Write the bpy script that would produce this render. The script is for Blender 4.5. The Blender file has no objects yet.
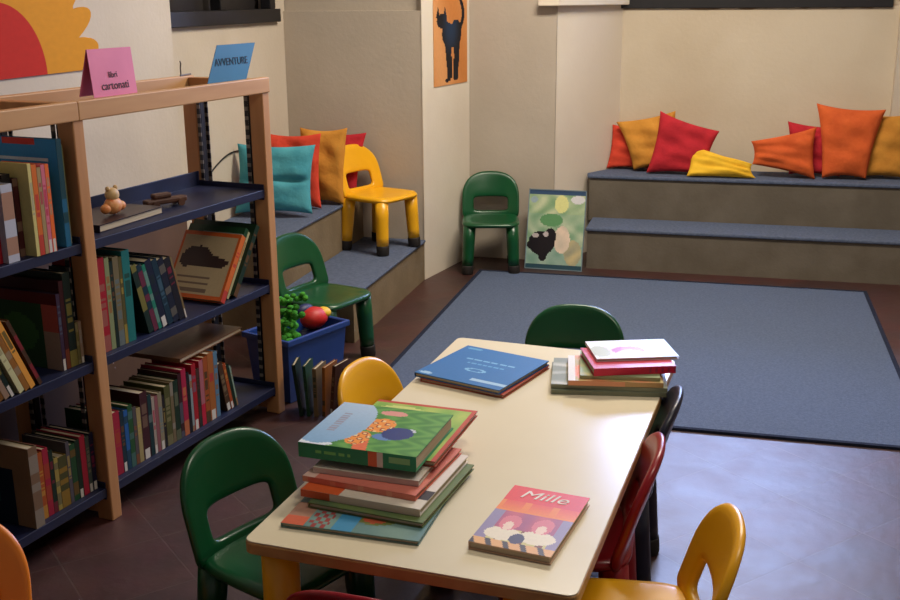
import bpy, bmesh, math, random
from mathutils import Vector, Matrix, Euler
from math import sin, cos, pi, radians, sqrt, atan2, exp
random.seed(7)
C = bpy.context.scene.collection
sc = bpy.context.scene

# ------------------------------------------------------------ colour / materials
def lin(c):
    r = []
    for v in c[:3]:
        v = v / 255.0
        r.append(v / 12.92 if v <= 0.04045 else ((v + 0.055) / 1.055) ** 2.4)
    return tuple(r)
def L4(c): return (*lin(c), 1)

def mat(name, col, rough=.5, col2=None, scale=8, bump=0, bscale=60, spec=.5, coat=0, metal=0, stretch=None, detail=4):
    m = bpy.data.materials.new(name); m.use_nodes = True
    nt = m.node_tree; b = nt.nodes['Principled BSDF']
    b.inputs['Roughness'].default_value = rough
    b.inputs['Specular IOR Level'].default_value = spec
    b.inputs['Coat Weight'].default_value = coat
    b.inputs['Coat Roughness'].default_value = .15
    b.inputs['Metallic'].default_value = metal
    tc = nt.nodes.new('ShaderNodeTexCoord'); mp = nt.nodes.new('ShaderNodeMapping')
    nt.links.new(tc.outputs['Object'], mp.inputs['Vector'])
    if stretch: mp.inputs['Scale'].default_value = stretch
    n = nt.nodes.new('ShaderNodeTexNoise'); n.inputs['Scale'].default_value = scale; n.inputs['Detail'].default_value = detail
    nt.links.new(mp.outputs['Vector'], n.inputs['Vector'])
    r = nt.nodes.new('ShaderNodeValToRGB')
    if col2 is None: col2 = tuple(max(0, v * .9) for v in col)
    r.color_ramp.elements[0].position = .35; r.color_ramp.elements[0].color = L4(col2)
    r.color_ramp.elements[1].position = .65; r.color_ramp.elements[1].color = L4(col)
    nt.links.new(n.outputs['Fac'], r.inputs['Fac']); nt.links.new(r.outputs['Color'], b.inputs['Base Color'])
    if bump:
        n2 = nt.nodes.new('ShaderNodeTexNoise'); n2.inputs['Scale'].default_value = bscale; n2.inputs['Detail'].default_value = 5
        nt.links.new(tc.outputs['Object'], n2.inputs['Vector'])
        bp = nt.nodes.new('ShaderNodeBump'); bp.inputs['Strength'].default_value = bump; bp.inputs['Distance'].default_value = .01
        nt.links.new(n2.outputs['Fac'], bp.inputs['Height']); nt.links.new(bp.outputs['Normal'], b.inputs['Normal'])
    return m

def attr_mat(name, rough=.4, coat=0, spec=.5):
    m = bpy.data.materials.new(name); m.use_nodes = True
    nt = m.node_tree; b = nt.nodes['Principled BSDF']
    a = nt.nodes.new('ShaderNodeAttribute'); a.attribute_name = 'Col'
    n = nt.nodes.new('ShaderNodeTexNoise'); n.inputs['Scale'].default_value = 30
    mr = nt.nodes.new('ShaderNodeMapRange'); mr.inputs['To Min'].default_value = .9; mr.inputs['To Max'].default_value = 1.08
    mx = nt.nodes.new('ShaderNodeMix'); mx.data_type = 'RGBA'; mx.blend_type = 'MULTIPLY'; mx.inputs['Factor'].default_value = 1
    nt.links.new(n.outputs['Fac'], mr.inputs['Value'])
    nt.links.new(a.outputs['Color'], mx.inputs['A']); nt.links.new(mr.outputs['Result'], mx.inputs['B'])
    nt.links.new(mx.outputs['Result'], b.inputs['Base Color'])
    b.inputs['Roughness'].default_value = rough; b.inputs['Coat Weight'].default_value = coat
    b.inputs['Specular IOR Level'].default_value = spec
    return m

M = dict(
    plaster=mat('plaster', (208, 197, 180), .9, (198, 186, 168), 1.6, .12, 45, .2),
    plaster_back=mat('plaster_back', (210, 197, 174), .88, (200, 185, 160), 1.8, .15, 40, .2),
    plaster_grey=mat('plaster_grey', (188, 177, 162), .9, (176, 165, 150), 1.4, .12, 45, .2),
    white_paint=mat('white_paint', (228, 218, 200), .7, (220, 208, 190), 2, .08, 45, .3),
    ceiling=mat('ceiling_paint', (225, 215, 198), .9),
    wood=mat('beech_wood', (196, 146, 98), .45, (176, 124, 78), 14, 0, 60, .4, stretch=(1, 1, .12)),
    wood_rail=mat('beech_wood_rail', (204, 158, 108), .45, (186, 138, 90), 14, 0, 60, .4, stretch=(.12, 1, 1)),
    shelf_blue=mat('navy_enamel', (20, 27, 60), .45, (15, 22, 50), 10, 0, 60, .5),
    strip=mat('dark_steel_strip', (24, 25, 32), .4, (14, 14, 20), 40, 0, 60, .5),
    table_top=mat('cream_laminate', (226, 216, 188), .25, (222, 211, 182), 3, 0, 60, .5),
    table_edge=mat('beech_edging', (205, 160, 100), .4, (185, 138, 82), 12),
    yellow=mat('yellow_plastic', (238, 176, 24), .3, (232, 168, 20), 5, 0, 60, .5),
    green=mat('green_plastic', (8, 78, 42), .28, (7, 70, 37), 5, 0, 60, .5),
    red=mat('dark_red_plastic', (150, 20, 34), .3, (138, 16, 28), 5),
    navy=mat('navy_plastic', (20, 26, 50), .35, (15, 20, 42), 5),
    orange=mat('orange_plastic', (240, 140, 40), .35, (232, 128, 34), 5),
    rubber=mat('black_rubber', (28, 22, 20), .7, (20, 16, 15), 20),
    rug=mat('blue_grey_carpet', (98, 110, 134), .95, (86, 98, 122), 90, .6, 400, .1),
    rug_edge=mat('carpet_binding', (42, 48, 66), .95, (34, 40, 58), 60, .4, 300, .1),
    tread=mat('step_carpet', (98, 108, 130), .95, (84, 94, 116), 60, .4, 300, .1),
    riser=mat('step_cement', (112, 104, 92), .85, (100, 92, 80), 5, .2, 60, .2),
    riser_left=mat('step_cement_left', (132, 116, 92), .85, (120, 104, 82), 5, .2, 60, .2),
    black=mat('black_frame', (22, 20, 24), .5, (16, 15, 18), 10),
    bin=mat('blue_bin_plastic', (38, 70, 146), .4, (32, 64, 134), 6),
    pages=mat('paper_pages', (196, 182, 156), .8, (176, 160, 132), 3, 0, 60, .2, stretch=(1, 1, 150)),
    teal_cloth=mat('teal_cloth', (84, 164, 178), .85, (70, 150, 166), 12, .35, 40, .2),
    ochre_cloth=mat('ochre_cloth', (204, 142, 58), .9, (190, 128, 50), 12, .35, 40, .2),
    orange_cloth=mat('orange_cloth', (212, 98, 48), .9, (196, 86, 42), 12, .35, 40, .2),
    redor_cloth=mat('red_orange_cloth', (214, 74, 52), .9, (198, 64, 46), 12, .35, 40, .2),
    red_cloth=mat('red_cloth', (190, 44, 54), .9, (172, 38, 48), 12, .35, 40, .2),
    yellow_cloth=mat('yellow_cloth', (238, 190, 54), .85, (226, 176, 44), 12, .35, 40, .2),
    card_white=mat('white_card', (228, 222, 212), .7),
    ink=mat('dark_ink', (50, 30, 40), .7), ink_blue=mat('navy_ink', (20, 36, 60), .7),
    letter_white=mat('letter_white', (250, 240, 228), .6), letter_green=mat('letter_lime', (170, 220, 120), .6),
    letter_pale=mat('letter_pale', (190, 215, 235), .6),
    pink=mat('pink_card', (226, 120, 148), .5, (214, 108, 138), 5), blue_card=mat('blue_card', (14, 104, 138), .5, (12, 96, 128), 5),
    metal=mat('steel', (120, 116, 112), .35, metal=.9),
    brown_wood=mat('dark_toy_wood', (92, 58, 40), .5, (70, 42, 30), 20),
    plush_green=mat('green_plush', (86, 168, 60), .9, (50, 120, 40), 30, .6, 80, .1),
    plush_red=mat('red_toy', (206, 38, 34), .5), toy_yellow=mat('yellow_toy', (238, 190, 40), .5), toy_navy=mat('navy_toy', (22, 34, 90), .5),
)
PIC = attr_mat('printed_paper', .42, 0, .35)
PICG = attr_mat('glossy_printed_paper', .42, .06, .4)
MUR = attr_mat('painted_board', .8, 0, .2)

def slots_mat():
    m = bpy.data.materials.new('slotted_steel'); m.use_nodes = True; nt = m.node_tree; b = nt.nodes['Principled BSDF']
    tc = nt.nodes.new('ShaderNodeTexCoord'); w = nt.nodes.new('ShaderNodeTexWave'); w.bands_direction = 'Z'; w.inputs['Scale'].default_value = 9
    r = nt.nodes.new('ShaderNodeValToRGB'); r.color_ramp.elements[0].position = .62; r.color_ramp.elements[0].color = L4((22, 22, 30)); r.color_ramp.elements[1].position = .7; r.color_ramp.elements[1].color = L4((120, 112, 104))
    nt.links.new(tc.outputs['Object'], w.inputs['Vector']); nt.links.new(w.outputs['Fac'], r.inputs['Fac']); nt.links.new(r.outputs['Color'], b.inputs['Base Color'])
    b.inputs['Roughness'].default_value = .5
    return m
M['slots'] = slots_mat()
def peel():
    nt = M['plaster_back'].node_tree; b = nt.nodes['Principled BSDF']; lk = b.inputs['Base Color'].links[0].from_socket
    g = nt.nodes.new('ShaderNodeNewGeometry'); sx = nt.nodes.new('ShaderNodeSeparateXYZ'); nt.links.new(g.outputs['Position'], sx.inputs[0])
    mr = nt.nodes.new('ShaderNodeMapRange'); mr.inputs['From Min'].default_value = 1.45; mr.inputs['From Max'].default_value = 1.53; nt.links.new(sx.outputs['Z'], mr.inputs['Value'])
    n = nt.nodes.new('ShaderNodeTexNoise'); n.inputs['Scale'].default_value = 3.5; n.inputs['Detail'].default_value = 3; nt.links.new(g.outputs['Position'], n.inputs['Vector'])
    ml = nt.nodes.new('ShaderNodeMath'); ml.operation = 'MULTIPLY'; nt.links.new(mr.outputs[0], ml.inputs[0]); nt.links.new(n.outputs['Fac'], ml.inputs[1])
    st = nt.nodes.new('ShaderNodeMapRange'); st.inputs['From Min'].default_value = .36; st.inputs['From Max'].default_value = .40; nt.links.new(ml.outputs[0], st.inputs['Value'])
    mx = nt.nodes.new('ShaderNodeMix'); mx.data_type = 'RGBA'; nt.links.new(st.outputs[0], mx.inputs['Factor']); nt.links.new(lk, mx.inputs['A']); mx.inputs['B'].default_value = L4((150, 126, 100))
    nt.links.new(mx.outputs['Result'], b.inputs['Base Color'])
peel()
# tiled floor ---------------------------------------------------------------
def floor_mat():
    m = bpy.data.materials.new('terracotta_tiles'); m.use_nodes = True
    nt = m.node_tree; b = nt.nodes['Principled BSDF']
    tc = nt.nodes.new('ShaderNodeTexCoord'); mp = nt.nodes.new('ShaderNodeMapping')
    mp.inputs['Rotation'].default_value = (0, 0, radians(42))
    nt.links.new(tc.outputs['Object'], mp.inputs['Vector'])
    br = nt.nodes.new('ShaderNodeTexBrick'); br.offset = 0; br.squash = 1
    br.inputs['Scale'].default_value = 1; br.inputs['Brick Width'].default_value = .3; br.inputs['Row Height'].default_value = .3
    br.inputs['Mortar Size'].default_value = .003; br.inputs['Mortar Smooth'].default_value = .3
    br.inputs['Color1'].default_value = L4((78, 34, 28)); br.inputs['Color2'].default_value = L4((62, 28, 24)); br.inputs['Mortar'].default_value = L4((84, 56, 48))
    nt.links.new(mp.outputs['Vector'], br.inputs['Vector'])
    n = nt.nodes.new('ShaderNodeTexNoise'); n.inputs['Scale'].default_value = 7; n.inputs['Detail'].default_value = 6
    nt.links.new(tc.outputs['Object'], n.inputs['Vector'])
    mx = nt.nodes.new('ShaderNodeMix'); mx.data_type = 'RGBA'; mx.blend_type = 'MULTIPLY'; mx.inputs['Factor'].default_value = .75
    nt.links.new(br.outputs['Color'], mx.inputs['A']); nt.links.new(n.outputs['Color'], mx.inputs['B'])
    nt.links.new(mx.outputs['Result'], b.inputs['Base Color'])
    mr = nt.nodes.new('ShaderNodeMapRange'); mr.inputs['From Min'].default_value = .3; mr.inputs['From Max'].default_value = .7
    mr.inputs['To Min'].default_value = .44; mr.inputs['To Max'].default_value = .50
    nt.links.new(n.outputs['Fac'], mr.inputs['Value']); nt.links.new(mr.outputs['Result'], b.inputs['Roughness'])
    bp = nt.nodes.new('ShaderNodeBump'); bp.inputs['Strength'].default_value = .16; bp.inputs['Distance'].default_value = .01
    n2 = nt.nodes.new('ShaderNodeTexNoise'); n2.inputs['Scale'].default_value = 18; n2.inputs['Detail'].default_value = 4
    nt.links.new(tc.outputs['Object'], n2.inputs['Vector'])
    sb = nt.nodes.new('ShaderNodeMath'); sb.operation = 'SUBTRACT'
    nt.links.new(n2.outputs['Fac'], sb.inputs[0]); nt.links.new(br.outputs['Fac'], sb.inputs[1])
    nt.links.new(sb.outputs[0], bp.inputs['Height']); nt.links.new(bp.outputs['Normal'], b.inputs['Normal'])
    b.inputs['Specular IOR Level'].default_value = 1.0
    return m
M['floor'] = floor_mat()

# ------------------------------------------------------------ mesh helpers
class MB:
    """collects geometry (with a colour per face) and links it as one mesh object"""
    def __init__(s): s.v = []; s.f = []; s.c = []
    def face(s, idx, col=(200, 200, 200)): s.f.append(idx); s.c.append(col)
    def box(s, x0, x1, y0, y1, z0, z1, col=(200, 200, 200), mtx=None):
        b = len(s.v)
        for z in (z0, z1):
            for x, y in ((x0, y0), (x1, y0), (x1, y1), (x0, y1)):
                p = Vector((x, y, z)); s.v.append(mtx @ p if mtx else p)
        for q in ((0, 3, 2, 1), (4, 5, 6, 7), (0, 1, 5, 4), (1, 2, 6, 5), (2, 3, 7, 6), (3, 0, 4, 7)):
            s.face([b + i for i in q], col)
        return s
    def prism(s, pts, z0, z1, col=(200, 200, 200)):
        b = len(s.v); n = len(pts)
        for z in (z0, z1):
            for p in pts: s.v.append(Vector((p[0], p[1], z)))
        s.face([b + i for i in reversed(range(n))], col); s.face([b + n + i for i in range(n)], col)
        for i in range(n):
            j = (i + 1) % n; s.face([b + i, b + j, b + n + j, b + n + i], col)
        return s
    def grid(s, P, nx, ny, colfn, flip=False):
        """P(u,v)->point, colfn(u,v)->srgb; separate cells so colours stay crisp"""
        b = len(s.v)
        for j in range(ny + 1):
            for i in range(nx + 1): s.v.append(Vector(P(i / nx, j / ny)))
        for j in range(ny):
            for i in range(nx):
                a = b + j * (nx + 1) + i
                q = [a, a + 1, a + nx + 2, a + nx + 1]
                if flip: q.reverse()
                s.face(q, colfn((i + .5) / nx, (j + .5) / ny))
        return s
    def tube(s, pts, rads, n=14, col=(200, 200, 200), cap=True):
        b = len(s.v); k = len(pts)
        for i, (p, r) in enumerate(zip(pts, rads)):
            p = Vector(p)
            d = (Vector(pts[min(i + 1, k - 1)]) - Vector(pts[max(i - 1, 0)])).normalized()
            a = Vector((1, 0, 0)) if abs(d.x) < .8 else Vector((0, 1, 0))
            e1 = d.cross(a).normalized(); e2 = d.cross(e1)
            rx, ry = (r if isinstance(r, tuple) else (r, r))
            for j in range(n):
                t = 2 * pi * j / n; s.v.append(p + e1 * (rx * cos(t)) + e2 * (ry * sin(t)))
        for i in range(k - 1):
            for j in range(n):
                a0 = b + i * n + j; a1 = b + i * n + (j + 1) % n
                s.face([a0, a0 + n, a1 + n, a1], col)
        if cap:
            s.face([b + j for j in range(n)], col); s.face([b + (k - 1) * n + j for j in reversed(range(n))], col)
        return s
    def build(s, name, material, parent=None, smooth=False, bevel=0, bseg=2, fix=True):
        me = bpy.data.meshes.new(name)
        me.from_pydata([tuple(v) for v in s.v], [], s.f)
        ca = me.color_attributes.new('Col', 'FLOAT_COLOR', 'CORNER')
        cache = {}
        for p, c in zip(me.polygons, s.c):
            if c not in cache: cache[c] = L4(c)
            for li in p.loop_indices: ca.data[li].color = cache[c]
        if fix:
            bm = bmesh.new(); bm.from_mesh(me); bmesh.ops.recalc_face_normals(bm, faces=bm.faces); bm.to_mesh(me); bm.free()
        if smooth:
            for p in me.polygons: p.use_smooth = True
        me.materials.append(material)
        o = bpy.data.objects.new(name, me); C.objects.link(o); o.parent = parent
        if bevel:
            m = o.modifiers.new('bevel', 'BEVEL'); m.width = bevel; m.segments = bseg; m.limit_method = 'ANGLE'; m.angle_limit = radians(40)
        return o

def tag(o, label, cat, group=None):
    o['label'] = label; o['category'] = cat
    if group: o['group'] = group
    return o
def empty(name, loc, rz=0, label=None, cat=None, group=None, mtx=None):
    o = bpy.data.objects.new(name, None); o.empty_display_size = .05; C.objects.link(o)
    if mtx is not None: o.matrix_world = mtx
    else: o.location = loc; o.rotation_euler = (0, 0, rz)
    if label: tag(o, label, cat, group)
    return o
def struct(o): o['kind'] = 'structure'; return o
def copy_tree(o, parent=None):
    c = o.copy(); C.objects.link(c); c.parent = parent
    for ch in [x for x in bpy.data.objects if x.parent == o]: copy_tree(ch, c)
    return c
def text(name, body, size, material, parent, loc, rot, extrude=.0004, shear=0, sx=1, bold=0):
    cu = bpy.data.curves.new(name, 'FONT'); cu.body = body; cu.size = size; cu.extrude = extrude; cu.shear = shear
    cu.align_x = 'CENTER'; cu.align_y = 'CENTER'; cu.offset = bold
    t = bpy.data.objects.new(name, cu); C.objects.link(t)
    dg = bpy.context.evaluated_depsgraph_get()
    me = bpy.data.meshes.new_from_object(t.evaluated_get(dg)); bpy.data.objects.remove(t)
    o = bpy.data.objects.new(name, me); C.objects.link(o)
    me.materials.clear(); me.materials.append(material)
    o.parent = parent; o.location = loc; o.rotation_euler = rot; o.scale = (sx, 1, 1)
    return o

# ------------------------------------------------------------ camera
f_px, PITCH, YAW, ROLL, H = 1075.73, .27527, .25513, -.00764, 1.6
Fv = Vector((-sin(YAW) * cos(PITCH), cos(YAW) * cos(PITCH), -sin(PITCH)))
R0 = Vector((cos(YAW), sin(YAW), 0)); U0 = R0.cross(Fv)
Rv = R0 * cos(ROLL) + U0 * sin(ROLL); Uv = -R0 * sin(ROLL) + U0 * cos(ROLL)
cam = bpy.data.cameras.new('camera'); co = bpy.data.objects.new('camera', cam); C.objects.link(co)
mw = Matrix((Rv, Uv, -Fv)).transposed().to_4x4(); mw.translation = (0, 0, H); co.matrix_world = mw
cam.sensor_width = 36; cam.lens = f_px / 900 * 36; cam.clip_start = .05
sc.camera = co

# ------------------------------------------------------------ room shell
XL, XR, Y0, ZC = -2.4, 3.2, -1.6, 3.1
struct(MB().box(-3, 3.6, -1.9, 7.6, -.1, 0).build('floor', M['floor']))
struct(MB().box(-3, 3.6, -1.9, 7.6, ZC, ZC + .1).build('ceiling', M['ceiling']))
struct(MB().box(-2.75, XL, Y0, 4.40, 0, ZC).build('wall_left', M['plaster']))
w = MB(); w.box(-2.75, -2.5, 4.40, 5.9, 0, 1.475); w.box(-2.75, -2.5, 4.40, 5.9, 2.5, ZC)
w.box(-2.75, -2.5, 4.40, 4.50, 1.475, 2.5); w.box(-2.75, -2.5, 5.77, 5.9, 1.475, 2.5)
struct(w.build('wall_left_alcove', M['plaster']))
struct(MB().box(XL - .001, XL + .006, Y0, 4.40, 0, .70).build('shade_panel_left', mat('painted_shade_brown', (104, 78, 64), .8, (92, 68, 56), 4), bevel=.002))  # added brown panel: shade on the wall behind the bookcase, put in as colour
w = MB(); w.prism([(-2.75, 5.88), (-1.685, 5.88), (-1.567, 6.5), (-2.75, 6.5)], 0, 1.525)
w.prism([(-2.75, 5.91), (-1.72, 5.91), (-1.685, 5.88), (-1.567, 6.5), (-2.75, 6.5)], 1.525, ZC)
struct(w.build('wall_alcove_end', M['plaster_grey']))
# pale reveal face of that block, carrying the poster
struct(MB().prism([(-1.685, 5.876), (-1.681, 5.876), (-1.562, 6.498), (-1.567, 6.498)], 0, ZC).build('trim_1', M['white_paint']))
struct(MB().prism([(-2.75, 6.5), (-1.03, 6.5), (-1.04, 7.3), (-2.75, 7.3)], 0, ZC).build('wall_back_left', M['plaster_grey']))
struct(MB().prism([(-1.028, 6.503), (-.70, 7.05), (-.70, 7.3), (-1.038, 7.3)], 0, ZC).build('wall_back_reveal', M['white_paint']))
w = MB(); w.box(-.70, .93, 7.05, 7.3, 0, 1.53); w.box(-.70, .93, 7.05, 7.3, 2.65, ZC); w.box(.87, .93, 7.05, 7.3, 1.53, 2.65)
struct(w.build('wall_back', M['plaster_back']))
struct(MB().box(.93, 3.4, 6.99, 7.3, 0, ZC).build('wall_back_right', M['plaster']))
struct(MB().box(XR, XR + .2, Y0, 7.3, 0, ZC).build('wall_right', M['plaster']))
struct(MB().box(-2.75, XR + .2, Y0 - .2, Y0, 0, ZC).build('wall_front', M['plaster']))
struct(MB().prism([(-1.135, 6.44), (-1.01, 6.44), (-.655, 7.04), (-.72, 7.06), (-1.04, 6.53), (-1.135, 6.53)], 1.54, 1.585).build('trim_2', M['white_paint'], bevel=.006))

# back window: black frame standing over the recessed wall, daylight behind it
def glass_mat():
    m = bpy.data.materials.new('window_glass'); m.use_nodes = True; nt = m.node_tree; nt.nodes.clear()
    o = nt.nodes.new('ShaderNodeOutputMaterial'); t = nt.nodes.new('ShaderNodeBsdfTransparent'); g = nt.nodes.new('ShaderNodeBsdfGlossy')
    g.inputs['Roughness'].default_value = .02; mx = nt.nodes.new('ShaderNodeMixShader'); fr = nt.nodes.new('ShaderNodeFresnel')
    t.inputs['Color'].default_value = (.95, .97, 1, 1)
    nt.links.new(fr.outputs[0], mx.inputs[0]); nt.links.new(t.outputs[0], mx.inputs[1]); nt.links.new(g.outputs[0], mx.inputs[2]); nt.links.new(mx.outputs[0], o.inputs[0])
    return m
w = MB(); fy0, fy1 = 7.03, 7.11
w.box(-.735, .885, fy0, fy1, 1.518, 1.60); w.box(-.735, .885, fy0, fy1, 2.6, 2.66); w.box(-.70, -.65, fy0, fy1, 1.60, 2.6)
w.box(.82, .87, fy0, fy1, 1.60, 2.6); w.box(.06, .11, fy0, fy1, 1.60, 2.6)
wf = struct(w.build('window_1', M['black'], bevel=.004))
struct(MB().box(-.65, .82, 7.065, 7.07, 1.60, 2.6).build('window_pane', glass_mat(), wf))
# left window: dark closed window high in the recess
w = MB()
w.box(-2.56, -2.47, 4.49, 5.78, 1.47, 1.54); w.box(-2.56, -2.5, 4.49, 5.78, 2.44, 2.5)
w.box(-2.56, -2.5, 4.49, 4.56, 1.54, 2.44); w.box(-2.56, -2.5, 5.71, 5.78, 1.54, 2.44); w.box(-2.56, -2.5, 5.1, 5.16, 1.54, 2.44)
wf = struct(w.build('window_2', M['black'], bevel=.004))
struct(MB().box(-2.62, -2.6, 4.5, 5.77, 1.475, 2.5).build('shutter_panel', mat('dark_shutter', (40, 36, 36), .5), wf))

# ------------------------------------------------------------ rug
rg = empty('rug', (-.315, 5.023, 0), 0, 'large blue grey rectangular carpet lying on the tiled floor before the steps', 'rug')
w = MB(); w.grid(lambda u, v: (-1.08 + 2.16 * u, -1.10 + 2.2 * v, .009 + .0006 * sin(u * 40) * sin(v * 37)), 40, 40, lambda u, v: (80, 90, 115))
w.box(-1.08, 1.08, -1.1, 1.1, .001, .0085)
w.build('pile', M['rug'], rg)
w = MB()
for a in ((-1.1, 1.1, -1.12, -1.1), (-1.1, 1.1, 1.1, 1.12), (-1.1, -1.08, -1.1, 1.1), (1.08, 1.1, -1.1, 1.1)): w.box(*a, .0005, .011)
w.build('bound_edge', M['rug_edge'], rg)

# ------------------------------------------------------------ stepped benches
sb = empty('stepped_bench', (0, 6.36, 0), 0, 'two-tier grey cement stepped bench with blue carpet treads under the bright window', 'steps')
w = MB(); w.prism([(-.80, .0), (.925, 0), (.925, .62), (.89, .685), (-.695, .685), (-.80, .49), (-.80, .33)], 0, .232); w.build('lower_body', M['riser'], sb)
w = MB(); w.prism([(-.835, .325), (2.0, .325), (2.0, .62), (.925, .62), (.925, .68), (-.695, .68), (-.855, .41)], .232, .505); w.build('upper_body', M['riser'], sb)
MB().box(.925, 2.0, 0, .62, 0, .232).build('lower_body', M['riser'], sb)
MB().box(-.81, 2.0, -.012, .325, .232, .252).build('lower_tread', M['tread'], sb, bevel=.006)
MB().prism([(-.845, .312), (2.0, .312), (2.0, .62), (.925, .62), (.925, .68), (-.695, .68), (-.86, .40)], .500, .520).build('upper_tread', M['tread'], sb, bevel=.006)
sl = empty('stepped_bench', (-2.1, 4.64, 0), 0, 'two-tier cement stepped bench with blue carpet treads in the left alcove', 'steps')
MB().box(.0, .415, 0, 1.235, 0, .225).build('lower_body', M['riser_left'], sl)
MB().box(-.395, .045, 0, 1.235, 0, .483).build('upper_body', M['riser_left'], sl)
MB().box(.045, .425, -.01, 1.235, .225, .240).build('lower_tread', M['tread'], sl, bevel=.005)
MB().box(-.395, .055, -.01, 1.235, .483, .498).build('upper_tread', M['tread'], sl, bevel=.005)

# ------------------------------------------------------------ chairs
def ring_panel(outer, inner, mapf, T, n=56, K=7):
    """rounded closed panel with a hole. mapf(u,z,t)->local point, t offset through the thickness"""
    mb = MB(); prof = []
    for i in range(K + 1): prof.append((i / K, 1))
    prof2 = []
    for fr, s_ in prof: prof2.append((fr, s_))
    loop = []
    e = .16
    for i in range(K + 1):
        fr = i / K
        d = min(fr, 1 - fr)
        h = sqrt(max(0, 1 - (1 - min(1, d / e)) ** 2)) if d < e else 1
        loop.append((fr, h))
    fine = [(0, 0), (.03, .6), (.08, .88), (.18, 1), (.38, 1), (.62, 1), (.82, 1), (.92, .88), (.97, .6), (1, 0)]
    sec = [(a, h) for a, h in fine] + [(a, -h) for a, h in reversed(fine[1:-1])]
    m = len(sec)
    for i in range(n):
        o = outer(i / n); q = inner(i / n)
        for a, h in sec:
            u = q[0] + (o[0] - q[0]) * a; z = q[1] + (o[1] - q[1]) * a
            mb.v.append(Vector(mapf(u, z, h * T / 2)))
    for i in range(n):
        for j in range(m):
            a0 = i * m + j; a1 = i * m + (j + 1) % m; b0 = ((i + 1) % n) * m + j; b1 = ((i + 1) % n) * m + (j + 1) % m
            mb.face([a0, a1, b1, b0])
    return mb
def super_loop(cx, cz, a, b, p):
    def fn(t):
        th = 2 * pi * t; c, s = cos(th), sin(th)
        return (cx + a * math.copysign(abs(c) ** (2 / p), c), cz + b * math.copysign(abs(s) ** (2 / p), s))
    return fn
def back_outer(t):
    # arch with straight flared sides; angle measured about (0,.40)
    th = 2 * pi * t; c, s = cos(th), sin(th)
    if s >= 0:
        return (.174 * math.copysign(abs(c) ** (2 / 2.55), c), .405 + .160 * abs(s) ** (2 / 2.55))
    p = 7
    return (.174 * math.copysign(abs(c) ** (2 / p), c), .405 - .125 * abs(s) ** (2 / p))
def make_chair(mname, plastic):
    """child's moulded chair, faces local -Y, origin on the floor below the seat"""
    root = empty('child_chair', (0, 0, 0))
    # seat: dished slab with rounded front
    mb = MB(); n = 44; rings = [0, .35, .65, .85, .95, 1.0]
    def seat_pt(t, r, top):
        th = 2 * pi * t; c, s = cos(th), sin(th); p = 5
        wdt = .170 - .012 * max(0, s)
        x = wdt * math.copysign(abs(c) ** (2 / p), c) * r; y = -.01 + .165 * math.copysign(abs(s) ** (2 / p), s) * r
        ed = {0: 0, .35: 0, .65: .002, .85: .003, .95: 0, 1.0: -.010}[r]
        z = (.314 + ed - .008 * (1 - r)) if top else (.282 + (0 if r < .95 else .004 if r < 1 else .014))
        return Vector((x, y, z - (.004 if y < -.14 and top else 0)))
    for top in (True, False):
        for r in rings[1:]:
            for i in range(n): mb.v.append(seat_pt(i / n, r, top))
    nr = len(rings) - 1
    for sd in (0, 1):
        for k in range(nr - 1):
            for i in range(n):
                a = (sd * nr + k) * n + i; b = (sd * nr + k) * n + (i + 1) % n
                mb.face([a, b, b + n, a + n])
        mb.face([sd * nr * n + i for i in range(n)])
    for i in range(n):
        a = (nr - 1) * n + i; b = (nr - 1) * n + (i + 1) % n; mb.face([a, b, b + nr * n, a + nr * n])
    mb.build('seat', plastic, root, smooth=True)
    mp = lambda u, z, t: (u, .128 + .30 * (z - .28) - .026 * (u / .172) ** 2 * min(1, (z - .27) / .08 + .3) + t, z)
    ring_panel(back_outer, super_loop(0, .374, .104, .041, 6), mp, .024, 72).build('backrest', plastic, root, smooth=True)
    for sx in (-1, 1):
        for sy in (-1, 1):
            x0, y0 = sx * .126, (-.122 if sy < 0 else .112); x1, y1 = sx * .140, (-.134 if sy < 0 else .138)
            q = lambda z: (x1 + (x0 - x1) * z / .29, y1 + (y0 - y1) * z / .29, z)
            lg = MB().tube([q(.292), q(.2), q(.10), q(.052)], [.037, .036, .034, .033], 20).build('leg', plastic, root, smooth=True)
            MB().tube([q(.054), q(.048), q(.006), q(.0)], [.0335, .0355, .0345, .032], 20).build('rubber_foot', M['rubber'], lg, smooth=True)
    return root
proto = {k: make_chair(k, M[k]) for k in ('green', 'yellow', 'red', 'navy', 'orange')}
used = set()
def place_chair(kind, x, y, z, fx, fy, label):
    o = proto[kind] if kind not in used else copy_tree(proto[kind]); used.add(kind)
    o.location = (x, y, z); o.rotation_euler = (0, 0, atan2(fy, fx) + pi / 2)
    tag(o, label, 'chair', "small moulded children's chairs")
place_chair('green', -.985, 2.165, 0, .92, -.39, "green plastic child's chair at the near left corner of the table, next to the bookcase")
place_chair('green', -.47, 3.385, 0, .05, -1, "green plastic child's chair at the far end of the table, only its backrest top showing")
place_chair('green', -1.365, 6.22, 0, .22, -.97, "green plastic child's chair against the back wall beside the animal poster")
place_chair('green', -1.73, 4.385, 0, .95, -.30, "green plastic child's chair in front of the left step, behind the blue bin")
place_chair('yellow', -1.868, 5.62, .24, .93, -.37, "yellow plastic child's chair standing on the carpeted step of the left alcove")
place_chair('yellow', -.825, 2.80, 0, .98, -.18, "yellow plastic child's chair pushed under the left side of the table, behind the book stack")
place_chair('yellow', -.142, 2.062, 0, -.99, -.12, "yellow plastic child's chair at the right side of the table, nearest the camera")
place_chair('red', -.325, 2.44, 0, -1, -.04, "dark red plastic child's chair tucked under the right side of the table")
place_chair('navy', -.30, 2.80, 0, -1, 0, "navy blue plastic child's chair tucked at the far right side of the table")
place_chair('red', -.60, 1.83, 0, .05, 1, "red plastic child's chair at the near end of the table, mostly cut off")
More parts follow.
